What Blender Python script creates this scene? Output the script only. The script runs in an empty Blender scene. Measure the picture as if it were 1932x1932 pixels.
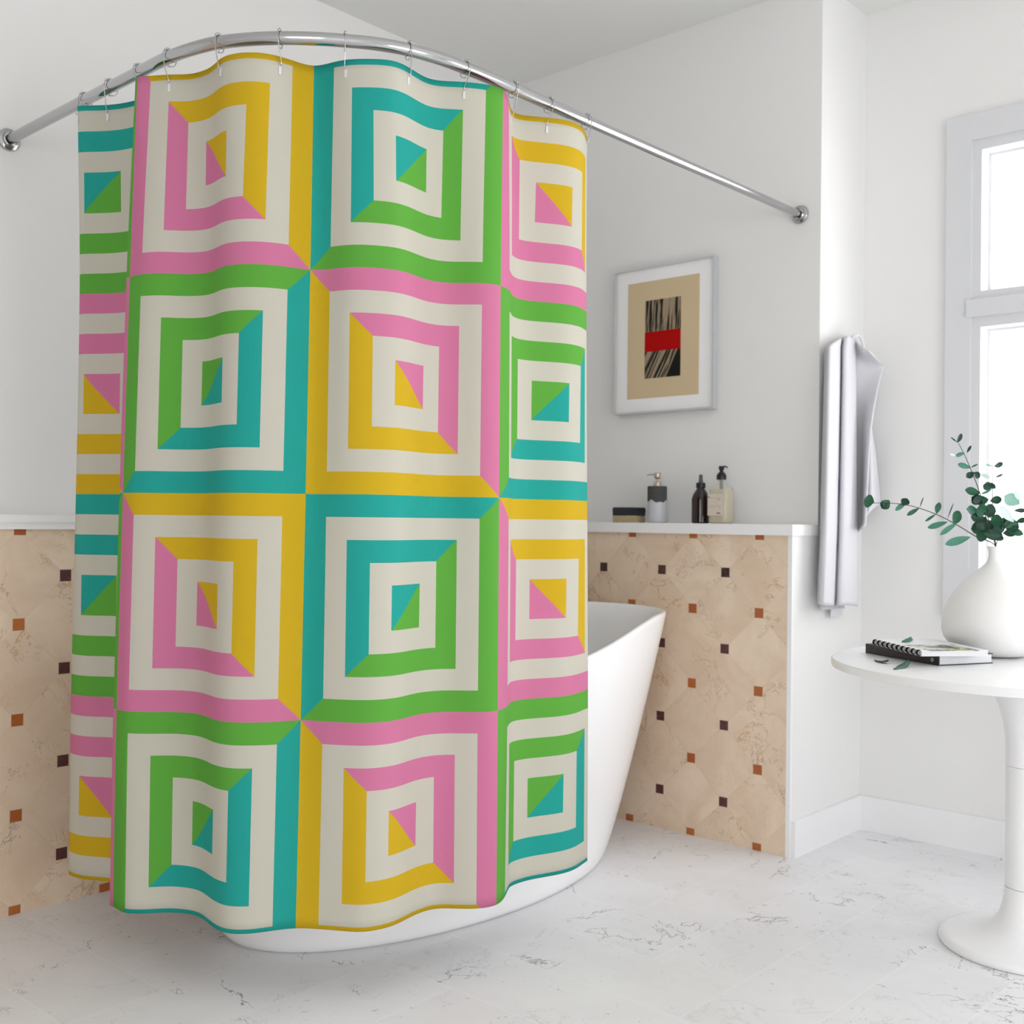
import bpy, bmesh, math, random
import numpy as np
from mathutils import Vector, Matrix
PI=math.pi
random.seed(7)
SC=bpy.context.scene
COL=SC.collection
def V(*a): return Vector(a)

# ---------- camera model (also used to place small things by sight line, each at its real depth) ----------
F_PX,C_PX=2101.78,966.0
CAM=V(0,0,1.05)
RX=V(0.74096172,0.67145082,0.01138098)      # camera right
RU=V(-0.00338164,-0.01321654,0.99990694)    # camera up
RW=V(-0.67153875,0.74093125,0.00752234)     # camera forward
def ray(x,y): return RX*((x-C_PX)/F_PX)-RU*((y-C_PX)/F_PX)+RW
def onY(x,y,Y): v=ray(x,y); return CAM+v*((Y-CAM.y)/v.y)
def onX(x,y,X): v=ray(x,y); return CAM+v*((X-CAM.x)/v.x)
def onZ(x,y,Z): v=ray(x,y); return CAM+v*((Z-CAM.z)/v.z)
def atD(x,y,D): return CAM+ray(x,y)*D
def projx(P):
    q=P-CAM; return C_PX+F_PX*q.dot(RX)/q.dot(RW)
def projy(P):
    q=P-CAM; return C_PX-F_PX*q.dot(RU)/q.dot(RW)

# ---------- object helpers ----------
def tag(o,label=None,cat=None,group=None,kind=None):
    if label: o['label']=label
    if cat: o['category']=cat
    if group: o['group']=group
    if kind: o['kind']=kind
    return o
def empty(name,loc=(0,0,0)):
    o=bpy.data.objects.new(name,None); o.empty_display_size=.05; COL.objects.link(o); o.location=loc; return o
def link(name,me,mat,parent=None,loc=(0,0,0),smooth=False):
    o=bpy.data.objects.new(name,me); COL.objects.link(o); o.location=loc
    if mat:
        for m in (mat if isinstance(mat,(list,tuple)) else [mat]): me.materials.append(m)
    if parent: o.parent=parent
    if smooth:
        for p in me.polygons: p.use_smooth=True
    return o
def from_bm(name,bm,mat,parent=None,loc=(0,0,0),smooth=False,auto=None):
    me=bpy.data.meshes.new(name)
    bmesh.ops.recalc_face_normals(bm,faces=bm.faces[:])
    if auto:
        for e in bm.edges:
            if len(e.link_faces)==2 and e.calc_face_angle(0)>math.radians(auto): e.smooth=False
        smooth=True
    bm.to_mesh(me); bm.free()
    return link(name,me,mat,parent,loc,smooth)
def add_box(bm,x0,x1,y0,y1,z0,z1,mi=0):
    v=[bm.verts.new(p) for p in ((x0,y0,z0),(x1,y0,z0),(x1,y1,z0),(x0,y1,z0),(x0,y0,z1),(x1,y0,z1),(x1,y1,z1),(x0,y1,z1))]
    for f in ((0,3,2,1),(4,5,6,7),(0,1,5,4),(1,2,6,5),(2,3,7,6),(3,0,4,7)):
        q=bm.faces.new([v[i] for i in f]); q.material_index=mi
    return v
def bevel(bm,w,seg=2,ang=30):
    es=[e for e in bm.edges if len(e.link_faces)==2 and e.calc_face_angle(0)>math.radians(ang)]
    bmesh.ops.bevel(bm,geom=es,offset=w,segments=seg,affect='EDGES',profile=.5)
def box(name,x0,x1,y0,y1,z0,z1,mat,parent=None,bv=0,loc=(0,0,0)):
    bm=bmesh.new(); add_box(bm,x0,x1,y0,y1,z0,z1)
    if bv: bevel(bm,bv)
    return from_bm(name,bm,mat,parent,loc)
def add_lathe(bm,prof,seg=48,cx=0,cy=0,M=None,cap=True):
    rings=[]
    for r_,z in prof:
        if r_<1e-6: rings.append([bm.verts.new((cx,cy,z))])
        else: rings.append([bm.verts.new((cx+r_*math.cos(2*PI*i/seg),cy+r_*math.sin(2*PI*i/seg),z)) for i in range(seg)])
    for a,b in zip(rings,rings[1:]):
        for i in range(seg):
            j=(i+1)%seg
            if len(a)==1 and len(b)==1: continue
            if len(a)==1: bm.faces.new((a[0],b[i],b[j]))
            elif len(b)==1: bm.faces.new((a[i],a[j],b[0]))
            else: bm.faces.new((a[i],a[j],b[j],b[i]))
    if cap:
        for R_ in (rings[0],rings[-1]):
            if len(R_)>1: bm.faces.new(R_)
    if M is not None:
        for R_ in rings:
            for v in R_: v.co=M@v.co
def lathe(name,prof,mat,parent=None,loc=(0,0,0),seg=48,auto=40,M=None):
    bm=bmesh.new(); add_lathe(bm,prof,seg,M=M)
    return from_bm(name,bm,mat,parent,loc,auto=auto)
def add_tube(bm,pts,r,seg=12,cap=True):
    pts=[Vector(p) for p in pts]; n=len(pts); rings=[]; up=None
    for i,p in enumerate(pts):
        t=(pts[min(i+1,n-1)]-pts[max(i-1,0)]).normalized()
        if up is None:
            up=t.orthogonal().normalized()
        up=(up-t*up.dot(t)).normalized(); s=t.cross(up)
        rr=r[i] if isinstance(r,(list,tuple)) else r
        rings.append([bm.verts.new(p+(up*math.cos(2*PI*k/seg)+s*math.sin(2*PI*k/seg))*rr) for k in range(seg)])
    for a,b in zip(rings,rings[1:]):
        for k in range(seg): bm.faces.new((a[k],a[(k+1)%seg],b[(k+1)%seg],b[k]))
    if cap: bm.faces.new(rings[0]); bm.faces.new(rings[-1])
def tube(name,pts,r,mat,parent=None,seg=12,loc=(0,0,0)):
    bm=bmesh.new(); add_tube(bm,pts,r,seg); return from_bm(name,bm,mat,parent,loc,auto=50)
def cr(P,n=8):
    # Catmull-Rom through points
    P=[Vector(p) for p in P]; Q=[P[0]*2-P[1]]+P+[P[-1]*2-P[-2]]; out=[]
    for i in range(1,len(Q)-2):
        a,b,c,d=Q[i-1:i+3]
        for k in range(n):
            t=k/n; out.append(.5*((2*b)+(c-a)*t+(2*a-5*b+4*c-d)*t*t+(3*b-a-3*c+d)*t**3))
    out.append(P[-1]); return out

# ---------- node materials ----------
class NT:
    def __init__(s,name):
        s.m=bpy.data.materials.new(name); s.m.use_nodes=True; s.t=s.m.node_tree; s.t.nodes.clear()
        s.out=s.t.nodes.new('ShaderNodeOutputMaterial')
    def n(s,ty,**k):
        o=s.t.nodes.new(ty)
        for a,b in k.items(): setattr(o,a,b)
        return o
    def l(s,a,b): s.t.links.new(a,b)
    def put(s,sock,v):
        if hasattr(v,'links') or isinstance(v,bpy.types.NodeSocket): s.l(v,sock)
        elif isinstance(v,(tuple,list)) and len(v)==3 and sock.type=='RGBA': sock.default_value=(*v,1)
        else: sock.default_value=v
    def M(s,op,a,b=None,c=None):
        o=s.n('ShaderNodeMath',operation=op); s.put(o.inputs[0],a)
        if b is not None: s.put(o.inputs[1],b)
        if c is not None: s.put(o.inputs[2],c)
        return o.outputs[0]
    def mix(s,f,a,b,bt='MIX'):
        o=s.n('ShaderNodeMix',data_type='RGBA',blend_type=bt); s.put(o.inputs[0],f); s.put(o.inputs[6],a); s.put(o.inputs[7],b); return o.outputs[2]
    def pos(s):
        g=s.n('ShaderNodeNewGeometry'); x=s.n('ShaderNodeSeparateXYZ'); s.l(g.outputs['Position'],x.inputs[0]); return g.outputs['Position'],x.outputs[0],x.outputs[1],x.outputs[2]
    def comb(s,x,y,z):
        o=s.n('ShaderNodeCombineXYZ'); s.put(o.inputs[0],x); s.put(o.inputs[1],y); s.put(o.inputs[2],z); return o.outputs[0]
    def noise(s,v,scale,detail=2,rough=.5,dist=0,col=False):
        o=s.n('ShaderNodeTexNoise'); s.l(v,o.inputs['Vector']); o.inputs['Scale'].default_value=scale; o.inputs['Detail'].default_value=detail
        o.inputs['Roughness'].default_value=rough; o.inputs['Distortion'].default_value=dist; return o.outputs[1 if col else 0]
    def ramp(s,v,a,b,A=0.,B=1.):
        o=s.n('ShaderNodeMapRange',interpolation_type='SMOOTHSTEP'); s.put(o.inputs[0],v)
        o.inputs[1].default_value=a;o.inputs[2].default_value=b;o.inputs[3].default_value=A;o.inputs[4].default_value=B; return o.outputs[0]
    def vein(s,v,scale,w,detail=4,rough=.55,dist=.3,off=.5):
        n_=s.noise(v,scale,detail,rough,dist); d=s.M('ABSOLUTE',s.M('SUBTRACT',n_,off)); return s.ramp(d,0,w,1,0)
    def bsdf(s,col,rough=.5,metal=0,spec=.5,**k):
        b=s.n('ShaderNodeBsdfPrincipled'); s.put(b.inputs['Base Color'],col); s.put(b.inputs['Roughness'],rough)
        b.inputs['Metallic'].default_value=metal; b.inputs['Specular IOR Level'].default_value=spec
        for a,v in k.items(): s.put(b.inputs[a.replace('_',' ')],v)
        return b
    def done(s,b): s.l(b.outputs[0],s.out.inputs[0]); return s.m
    def bump(s,b,h,st=.2,d=.001):
        o=s.n('ShaderNodeBump'); o.inputs['Strength'].default_value=st; o.inputs['Distance'].default_value=d; s.l(h,o.inputs['Height']); s.l(o.outputs[0],b.inputs['Normal'])

def simple(name,col,rough=.5,metal=0,spec=.5,var=.03,scale=20,**k):
    t=NT(name); p,_,_,_=t.pos()
    f=t.noise(p,scale,3); c=t.mix(f,tuple(max(0,x*(1-var)) for x in col),tuple(min(1,x*(1+var)) for x in col))
    return t.done(t.bsdf(c,rough,metal,spec,**k))
M_={}
M_['paint']=simple('white_wall_paint',(.80,.80,.79),.65,spec=.2,var=.01,scale=3)
M_['ceiling']=simple('ceiling_paint',(.78,.785,.76),.8,spec=.1,var=.01,scale=2)
M_['trim']=simple('white_gloss_trim',(.84,.845,.85),.35,var=.01)
M_['ledge']=simple('white_ledge_paint',(.86,.86,.86),.4,var=.01)
M_['frame_paint']=simple('window_frame_paint',(.67,.68,.70),.4,var=.01)
M_['acrylic']=simple('white_acrylic',(.88,.88,.885),.16,spec=.5,var=.005)
M_['lacquer']=simple('white_lacquer',(.86,.865,.87),.28,var=.005)
M_['ceramic']=simple('matt_white_ceramic',(.83,.83,.82),.5,spec=.3,var=.02,scale=30)
M_['chrome']=simple('polished_chrome',(.50,.50,.51),.13,1,var=.01)
M_['silver']=simple('brushed_silver_frame',(.62,.63,.65),.4,.5,var=.03)
M_['mat_white']=simple('white_mount_card',(.88,.88,.88),.8,spec=.1,var=.01)
M_['towel']=simple('white_towelling',(.67,.67,.70),.95,spec=.05,var=.03,scale=300)
M_['black_plastic']=simple('black_plastic',(.006,.006,.008),.35)
M_['ring_black']=simple('matt_black_binding',(.004,.004,.004),.7,spec=.1)
M_['grey_plastic']=simple('smoky_plastic',(.07,.07,.075),.3)
M_['brown_glass']=simple('dark_brown_glass',(.014,.004,.004),.12,spec=.6)
M_['brass']=simple('brushed_champagne_metal',(.55,.46,.38),.3,.8)
M_['concrete']=simple('dark_grey_concrete',(.055,.055,.055),.8,var=.35,scale=120)
M_['stone_white']=simple('pale_grey_glaze',(.50,.51,.54),.4,var=.06,scale=60)
M_['navy_soap']=simple('navy_soap',(.006,.011,.022),.5,var=.3,scale=80)
M_['label']=simple('cream_label',(.66,.58,.50),.7,var=.04,scale=80)
M_['ink']=simple('dark_print_ink',(.06,.05,.05),.7)
M_['faint_ink']=simple('faint_print_ink',(.38,.33,.29),.7)
M_['page']=simple('book_page_edges',(.70,.71,.73),.8,var=.06,scale=200)
M_['cover_black']=simple('black_book_cover',(.007,.006,.007),.4)
M_['rust_ink']=simple('rust_print_ink',(.035,.012,.009),.5)
M_['white_ink']=simple('white_print_ink',(.55,.55,.55),.5)
M_['bark']=simple('thin_stem_bark',(.035,.04,.03),.7)
M_['plastic_clear']=simple('pale_plastic_eyelet',(.70,.70,.74),.3)

# beige marble wainscot of diagonal tiles with small square insets
def tile_mat(name,axis,h0):
    t=NT(name); P,x,y,z=t.pos(); h=(x,y)[axis]
    S=.2512
    p=t.M('DIVIDE',t.M('SUBTRACT',h,h0),S); q=t.M('DIVIDE',t.M('SUBTRACT',z,.0075),S)
    a=t.M('ADD',p,q); b=t.M('SUBTRACT',p,q)
    ia=t.M('FLOOR',a); ib=t.M('FLOOR',b)
    wn=t.n('ShaderNodeTexWhiteNoise',noise_dimensions='3D'); t.l(t.comb(ia,ib,3.3+axis),wn.inputs[0]); rnd=wn.outputs[0]
    # dots
    def near(off):
        dx=t.M('ABSOLUTE',t.M('SUBTRACT',t.M('FRACT',t.M('ADD',p,.5+off)),.5)); dz=t.M('ABSOLUTE',t.M('SUBTRACT',t.M('FRACT',t.M('ADD',q,.5+off)),.5))
        return t.M('MAXIMUM',dx,dz)
    w=.0155/S
    dA=near(0); dB=near(.5)
    mA=t.M('LESS_THAN',dA,w); mB=t.M('LESS_THAN',dB,w)
    rim=t.M('MAXIMUM',t.M('MULTIPLY',t.M('LESS_THAN',dA,w*1.1),t.M('SUBTRACT',1,mA)),t.M('MULTIPLY',t.M('LESS_THAN',dB,w*1.1),t.M('SUBTRACT',1,mB)))
    # grout
    ga=t.M('ABSOLUTE',t.M('SUBTRACT',t.M('FRACT',t.M('ADD',a,.5)),.5)); gb=t.M('ABSOLUTE',t.M('SUBTRACT',t.M('FRACT',t.M('ADD',b,.5)),.5))
    g=t.ramp(t.M('MINIMUM',ga,gb),.004,.0085,1,0)
    # marble: coordinates shifted per tile
    sh=t.n('ShaderNodeVectorMath',operation='ADD'); t.l(P,sh.inputs[0]); t.l(t.n('ShaderNodeVectorMath',operation='SCALE').outputs[0],sh.inputs[1])
    sc=sh.inputs[1].links[0].from_node; t.l(wn.outputs[1],sc.inputs[0]); sc.inputs['Scale'].default_value=7.0
    Q=sh.outputs[0]
    cl=t.noise(Q,6,4,.6,.6)
    c=t.mix(t.ramp(cl,.3,.7),(.84,.70,.545),(.73,.57,.415))
    c=t.mix(t.M('MULTIPLY',rnd,.38),c,(.66,.50,.36))
    v1=t.M('MULTIPLY',t.vein(Q,4.5,.012,6,.6,1.2),t.ramp(t.noise(Q,5,2),.48,.62))
    v2=t.M('MULTIPLY',t.vein(Q,9,.010,5,.65,1.5,.46),t.ramp(t.noise(Q,4,1),.5,.66))
    v3=t.M('MULTIPLY',t.vein(Q,3.2,.006,8,.7,.8,.53),t.ramp(t.noise(Q,7,1),.5,.6))
    c=t.mix(t.M('MULTIPLY',v1,.7),c,(.50,.27,.09)); c=t.mix(t.M('MULTIPLY',v2,.35),c,(.42,.28,.18)); c=t.mix(t.M('MULTIPLY',v3,.75),c,(.22,.14,.10))
    c=t.mix(t.M('MULTIPLY',t.noise(Q,260,2),.12),c,(.30,.2,.14))
    c=t.mix(t.M('MULTIPLY',g,.15),c,(.36,.27,.20))
    w2=t.n('ShaderNodeTexWhiteNoise',noise_dimensions='3D'); t.l(t.comb(t.M('ROUND',p),t.M('ROUND',q),1.),w2.inputs[0])
    og=t.mix(w2.outputs[0],(.38,.105,.028),(.50,.17,.035)); og=t.mix(t.M('MULTIPLY',t.noise(P,70,3),.5),og,(.30,.07,.02))
    w3=t.n('ShaderNodeTexWhiteNoise',noise_dimensions='3D'); t.l(t.comb(t.M('FLOOR',p),t.M('FLOOR',q),2.),w3.inputs[0])
    dk=t.mix(w3.outputs[0],(.045,.020,.020),(.095,.030,.028)); dk=t.mix(t.M('MULTIPLY',t.vein(P,40,.02,3),.5),dk,(.2,.1,.09))
    c=t.mix(t.M('MULTIPLY',rim,.55),c,(.50,.38,.28)); c=t.mix(mA,c,og); c=t.mix(mB,c,dk)
    return t.done(t.bsdf(c,.38,spec=.35))
M_['tile_back']=tile_mat('beige_marble_tiles_back',0,-2.3175)
M_['tile_left']=tile_mat('beige_marble_tiles_left',1,1.3045)

def floor_mat():
    t=NT('pale_marble_herringbone'); P,x,y,z=t.pos(); W=.2268
    fx=t.M('DIVIDE',t.M('SUBTRACT',x,-2.225),W); fy=t.M('DIVIDE',t.M('SUBTRACT',y,1.093),W)
    i=t.M('FLOOR',fx); j=t.M('FLOOR',fy); u=t.M('SUBTRACT',fx,i); v=t.M('SUBTRACT',fy,j)
    k=t.M('FLOORED_MODULO',t.M('ADD',i,j),8.) # 0..3 vertical plank, 4..7 horizontal plank
    vert=t.M('LESS_THAN',k,3.5); hor=t.M('SUBTRACT',1,vert)
    def eq(n): return t.M('COMPARE',k,float(n),.1)
    L=lambda s: t.M('LESS_THAN',s,.0085)
    Hh=lambda s: t.M('GREATER_THAN',s,.9915)
    side_x=t.M('MAXIMUM',L(u),Hh(u)); side_y=t.M('MAXIMUM',L(v),Hh(v))
    sv=t.M('MAXIMUM',side_x,t.M('MAXIMUM',t.M('MULTIPLY',eq(0),L(v)),t.M('MULTIPLY',eq(3),Hh(v))))
    shh=t.M('MAXIMUM',side_y,t.M('MAXIMUM',t.M('MULTIPLY',eq(4),L(u)),t.M('MULTIPLY',eq(7),Hh(u))))
    seam=t.M('ADD',t.M('MULTIPLY',vert,sv),t.M('MULTIPLY',hor,shh))
    # plank id
    px=t.M('SUBTRACT',i,t.M('MULTIPLY',hor,t.M('SUBTRACT',k,4))); py=t.M('SUBTRACT',j,t.M('MULTIPLY',vert,k))
    wn=t.n('ShaderNodeTexWhiteNoise',noise_dimensions='3D'); t.l(t.comb(px,py,vert),wn.inputs[0])
    sc=t.n('ShaderNodeVectorMath',operation='SCALE'); t.l(wn.outputs[1],sc.inputs[0]); sc.inputs['Scale'].default_value=9
    ad=t.n('ShaderNodeVectorMath',operation='ADD'); t.l(P,ad.inputs[0]); t.l(sc.outputs[0],ad.inputs[1]); Q=ad.outputs[0]
    c=t.mix(t.ramp(t.noise(Q,3,4,.6,.5),.3,.7),(.83,.835,.85),(.78,.785,.80))
    crack=t.M('MULTIPLY',t.vein(Q,2.3,.0045,7,.62,.5),t.ramp(t.noise(Q,4.5,2),.50,.57))
    crack2=t.M('MULTIPLY',t.vein(Q,5,.006,6,.7,1.0,.47),t.ramp(t.noise(Q,6,2,.5),.57,.66))
    faint=t.M('MULTIPLY',t.vein(Q,2.8,.010,5,.6,.8,.52),t.ramp(t.noise(Q,3,1),.4,.6))
    spk=t.ramp(t.noise(Q,55,2,.5),.70,.76)
    c=t.mix(t.M('MULTIPLY',faint,.22),c,(.48,.46,.45)); c=t.mix(t.M('MULTIPLY',crack,.8),c,(.10,.08,.08)); c=t.mix(t.M('MULTIPLY',crack2,.5),c,(.14,.12,.12))
    c=t.mix(t.M('MULTIPLY',spk,.45),c,(.25,.23,.23))
    c=t.mix(t.M('MULTIPLY',seam,.45),c,(.90,.90,.90))
    b=t.bsdf(c,t.ramp(t.noise(Q,8,3),.3,.7,.36,.5),spec=.4)
    return t.done(b)
M_['floor']=floor_mat()

def curtain_mat():
    t=NT('concentric_squares_fabric'); uv=t.n('ShaderNodeUVMap'); uv.uv_map='UVMap'
    sp=t.n('ShaderNodeSeparateXYZ'); t.l(uv.outputs[0],sp.inputs[0]); u,v=sp.outputs[0],sp.outputs[1]
    i=t.M('FLOOR',u); j=t.M('FLOOR',v); fu=t.M('SUBTRACT',u,i); fv=t.M('SUBTRACT',v,j)
    e=t.M('MINIMUM',t.M('MINIMUM',fu,t.M('SUBTRACT',1,fu)),t.M('MINIMUM',fv,t.M('SUBTRACT',1,fv)))
    ring=t.M('FLOOR',t.M('MULTIPLY',e,10.)); cream=t.M('FLOORED_MODULO',ring,2.)
    io=t.M('FLOORED_MODULO',i,2.); jo=t.M('FLOORED_MODULO',j,2.)
    same=t.M('COMPARE',io,jo,.1)
    ur=t.M('GREATER_THAN',t.M('ADD',fu,fv),1.); ul=t.M('GREATER_THAN',fv,fu)
    Y=(.66,.44,.010); T=(.014,.385,.33); K=(.67,.20,.365); G=(.118,.425,.050)
    odd=t.mix(ur,K,Y); ev=t.mix(ur,Y,K)       # odd-odd tile, even-even tile
    A=t.mix(io,ev,odd)
    te=t.mix(ul,G,T); to=t.mix(ul,T,G)        # even-odd tile, odd-even tile
    B=t.mix(io,te,to)
    c=t.mix(same,B,A); c=t.mix(cream,c,(.625,.605,.515))
    # fine vertical weave
    wv=t.n('ShaderNodeMapping'); t.l(uv.outputs[0],wv.inputs[0]); wv.inputs['Scale'].default_value=(260,6,1)
    c=t.mix(t.M('MULTIPLY',t.noise(wv.outputs[0],1,2),.05),c,(.3,.3,.28))
    b=t.bsdf(c,.75,spec=.15)
    tr=t.n('ShaderNodeBsdfTranslucent'); t.put(tr.inputs[0],c)
    mx=t.n('ShaderNodeMixShader'); mx.inputs[0].default_value=.2; t.l(b.outputs[0],mx.inputs[1]); t.l(tr.outputs[0],mx.inputs[2])
    return t.done(mx)
M_['curtain']=curtain_mat()

def clear(name,tint,alpha,rough=.05):
    t=NT(name); a=t.n('ShaderNodeBsdfTransparent'); a.inputs[0].default_value=(*tint,1)
    g=t.bsdf(tint,rough,spec=.5); mx=t.n('ShaderNodeMixShader'); mx.inputs[0].default_value=alpha
    t.l(a.outputs[0],mx.inputs[1]); t.l(g.outputs[0],mx.inputs[2]); return t.done(mx)
M_['pane']=clear('window_glass',(1,1,1),.04)
M_['bottle_clear']=clear('clear_bottle_plastic',(.93,.93,.90),.22)
M_['liquid']=clear('pale_yellow_soap',(.80,.72,.50),.62,.3)
def leaf_mat(name,c0,c1):
    t=NT(name); P,x,y,z=t.pos(); c=t.mix(t.noise(P,45,3),c0,c1)
    b=t.bsdf(c,.45,spec=.4); tr=t.n('ShaderNodeBsdfTranslucent'); t.put(tr.inputs[0],c)
    mx=t.n('ShaderNodeMixShader'); mx.inputs[0].default_value=.18; t.l(b.outputs[0],mx.inputs[1]); t.l(tr.outputs[0],mx.inputs[2]); return t.done(mx)
LM={'d':leaf_mat('deep_green_leaf',(.004,.035,.018),(.010,.065,.032)),
    'g':leaf_mat('green_leaf',(.012,.075,.035),(.025,.13,.065)),
    'm':leaf_mat('mid_green_leaf',(.035,.16,.10),(.08,.27,.19)),
    'l':leaf_mat('pale_leaf_underside',(.20,.42,.34),(.36,.58,.50)),
    'w':leaf_mat('silvery_leaf_underside',(.55,.70,.68),(.70,.80,.80))}
def art_mat():
    t=NT('ink_brush_strokes'); uv=t.n('ShaderNodeUVMap'); uv.uv_map='UVMap'
    mp=t.n('ShaderNodeMapping'); t.l(uv.outputs[0],mp.inputs[0])
    sp=t.n('ShaderNodeSeparateXYZ'); t.l(uv.outputs[0],sp.inputs[0]); u,v=sp.outputs[0],sp.outputs[1]
    low=t.M('LESS_THAN',v,.5)
    # lower half strokes lean, upper half run nearly upright
    uu=t.M('SUBTRACT',u,t.M('MULTIPLY',t.M('ADD',t.M('MULTIPLY',low,.85),.12),v))
    vec=t.comb(t.M('MULTIPLY',uu,20.),t.M('MULTIPLY',v,1.6),low)
    n_=t.noise(vec,1.0,4,.6,.35)
    c=t.mix(t.ramp(n_,.46,.55),(.012,.010,.008),(.34,.26,.17))
    blk=t.M('MULTIPLY',low,t.M('GREATER_THAN',t.M('SUBTRACT',u,t.M('MULTIPLY',v,1.15)),.60))
    c=t.mix(blk,c,(.006,.005,.005))
    return t.done(t.bsdf(c,.7,spec=.2))
M_['art']=art_mat()
M_['paper']=simple('tan_paper',(.63,.50,.32),.8,spec=.1,var=.05,scale=6)
M_['red']=simple('red_paint_band',(.42,.002,.002),.7,spec=.1)
SKY=8; EXPO=-0.5

# =====================================================================  ROOM
XA=-3.065; XT=-2.93; YB=3.362; YT=3.19; XS=-1.70; YW=3.685; ZC=2.824; XR=2.2; YF=-2.4
def struct(o,name=None): o['kind']='structure'; return o
struct(box('floor',XA-.2,XR+.2,YF-.2,YW+.2,-.12,0,M_['floor']))
struct(box('ceiling',XA-.2,XR+.2,YF-.2,YW+.2,ZC,ZC+.15,M_['ceiling']))
struct(box('wall_left',XA-.2,XA,YF-.2,YB+.002,0,ZC,M_['paint']))
struct(box('wall_back',XA-.2,XS,YB,YW+.2,0,ZC,M_['paint']))
def wall_holes(name,axis,c0,c1,a0,a1,holes):
    # wall slab perpendicular to axis with rectangular openings [(a_lo,a_hi,z_lo,z_hi)]
    bm=bmesh.new(); A=[a0]+[v for h in holes for v in h[:2]]+[a1]
    def bx(p,q,zl,zh):
        if axis=='y': add_box(bm,p,q,c0,c1,zl,zh)
        else: add_box(bm,c0,c1,p,q,zl,zh)
    for k in range(0,len(A),2): bx(A[k],A[k+1],0,ZC)
    for h in holes:
        if h[2]>0: bx(h[0],h[1],0,h[2])
        bx(h[0],h[1],h[3],ZC)
    return struct(from_bm(name,bm,M_['paint']))
HW=[(-1.295,-.30,.86,2.268),(.25,1.55,.86,2.268)]  # visible window, then an unseen opening added as another daylight source
wall_holes('wall_far','y',YW,YW+.2,XS,XR+.2,HW)
HR=[(.7,2.6,.2,1.75)]  # unseen opening, placed and sized to set the light from the right
wall_holes('wall_right','x',XR,XR+.2,YF-.2,YW,HR)
HF=[(.3,1.9,.4,2.2)]  # unseen opening behind the camera, added for fill light
wall_holes('wall_front','y',YF-.2,YF,XA,XR,HF)

# half walls with the tile facing, white corner trim and ledges
bm=bmesh.new(); add_box(bm,XA,XT-.012,YF,YT,0,1.012)
hw=struct(from_bm('wall_half_left',bm,M_['paint']))
hw.name='wall_left_half'
struct(box('wall_left_tiling',XT-.012,XT,YF,YT,0,1.014,M_['tile_left']))
struct(box('wall_back_half',XA,XS,YT+.012,YB,0,1.012,M_['paint']))
struct(box('wall_back_tiling',XT,XS-.014,YT,YT+.012,0,1.012,M_['tile_back']))
struct(box('trim_1',XS-.014,XS+.0005,YT-.001,YT+.012,0,1.012,M_['trim'],bv=.0015))
# ledge caps
struct(box('trim_2',XA,XS+.007,YT-.012,YB,1.012,1.047,M_['ledge'],bv=.003))
bm=bmesh.new(); add_box(bm,XA,XT+.010,YF,YT-.012,1.030,1.050); add_box(bm,XA,XT+.005,YF,YT-.012,1.021,1.030); add_box(bm,XA,XT+.012,YF,YT-.012,1.012,1.0212)
bevel(bm,.003); struct(from_bm('trim_3',bm,M_['ledge']))
# skirting
def skirt(name,x0,x1,y0,y1):
    struct(box(name,x0,x1,y0,y1,0,.115,M_['trim'],bv=.003))
skirt('baseboard_back',XS,XS+.015,YT+.008,YW-.02)
skirt('baseboard_far',XS,XR,YW-.02,YW)
skirt('baseboard_right',XR-.02,XR,YF,YW-.02)

# window in the far wall
def window(name,x0,x1,z0,z1,full=True):
    w=empty(name,((x0+x1)/2,YW,z0)); w['kind']='structure'; ox,oz=(x0+x1)/2,z0
    def P(nm,bm,mat,auto=None): return from_bm(nm,bm,mat,w,(-ox,-YW,-oz),auto=auto)
    zt=1.755
    # casing (architrave) around the opening
    bm=bmesh.new(); a,b=x0-.032,x1+.032; c,d=z0-.03,z1+.033
    add_box(bm,a-.082,a,YW-.018,YW,c-.08,d+.085); add_box(bm,b,b+.082,YW-.018,YW,c-.08,d+.085)
    add_box(bm,a,b,YW-.018,YW,d,d+.085); add_box(bm,a,b,YW-.018,YW,c-.08,c)
    add_box(bm,a-.012,b+.012,YW-.024,YW,zt-.029,zt+.027)
    bevel(bm,.004); P('window_casing',bm,M_['frame_paint'])
    # sash frames, upper and lower
    for (lo,hi,nm) in ((zt+.027,d,'upper_sash'),(c,zt-.029,'lower_sash')):
        bm=bmesh.new(); f=.030
        y0,y1=YW-.010,YW+.05
        add_box(bm,a,a+f,y0,y1,lo,hi); add_box(bm,b-f,b,y0,y1,lo,hi)
        add_box(bm,a+f,b-f,y0,y1,lo,lo+.027); add_box(bm,a+f,b-f,y0,y1,hi-.034,hi)
        # inner stepped bead that holds the glass
        y0,y1=YW+.05,YW+.085; g=f+.012
        add_box(bm,a+.0,a+g,y0,y1,lo,hi); add_box(bm,b-g,b,y0,y1,lo,hi); add_box(bm,a+g,b-g,y0,y1,lo,lo+.036); add_box(bm,a+g,b-g,y0,y1,hi-.042,hi)
        s=P(nm,bm,M_['frame_paint'])
        bm=bmesh.new(); add_box(bm,a+g-.004,b-g+.004,YW+.066,YW+.070,lo+.03,hi-.036)
        gl=from_bm('glass_pane',bm,M_['pane'],s,(0,0,0))
    return w
window('window_1',HW[0][0],HW[0][1],HW[0][2],HW[0][3])

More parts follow.
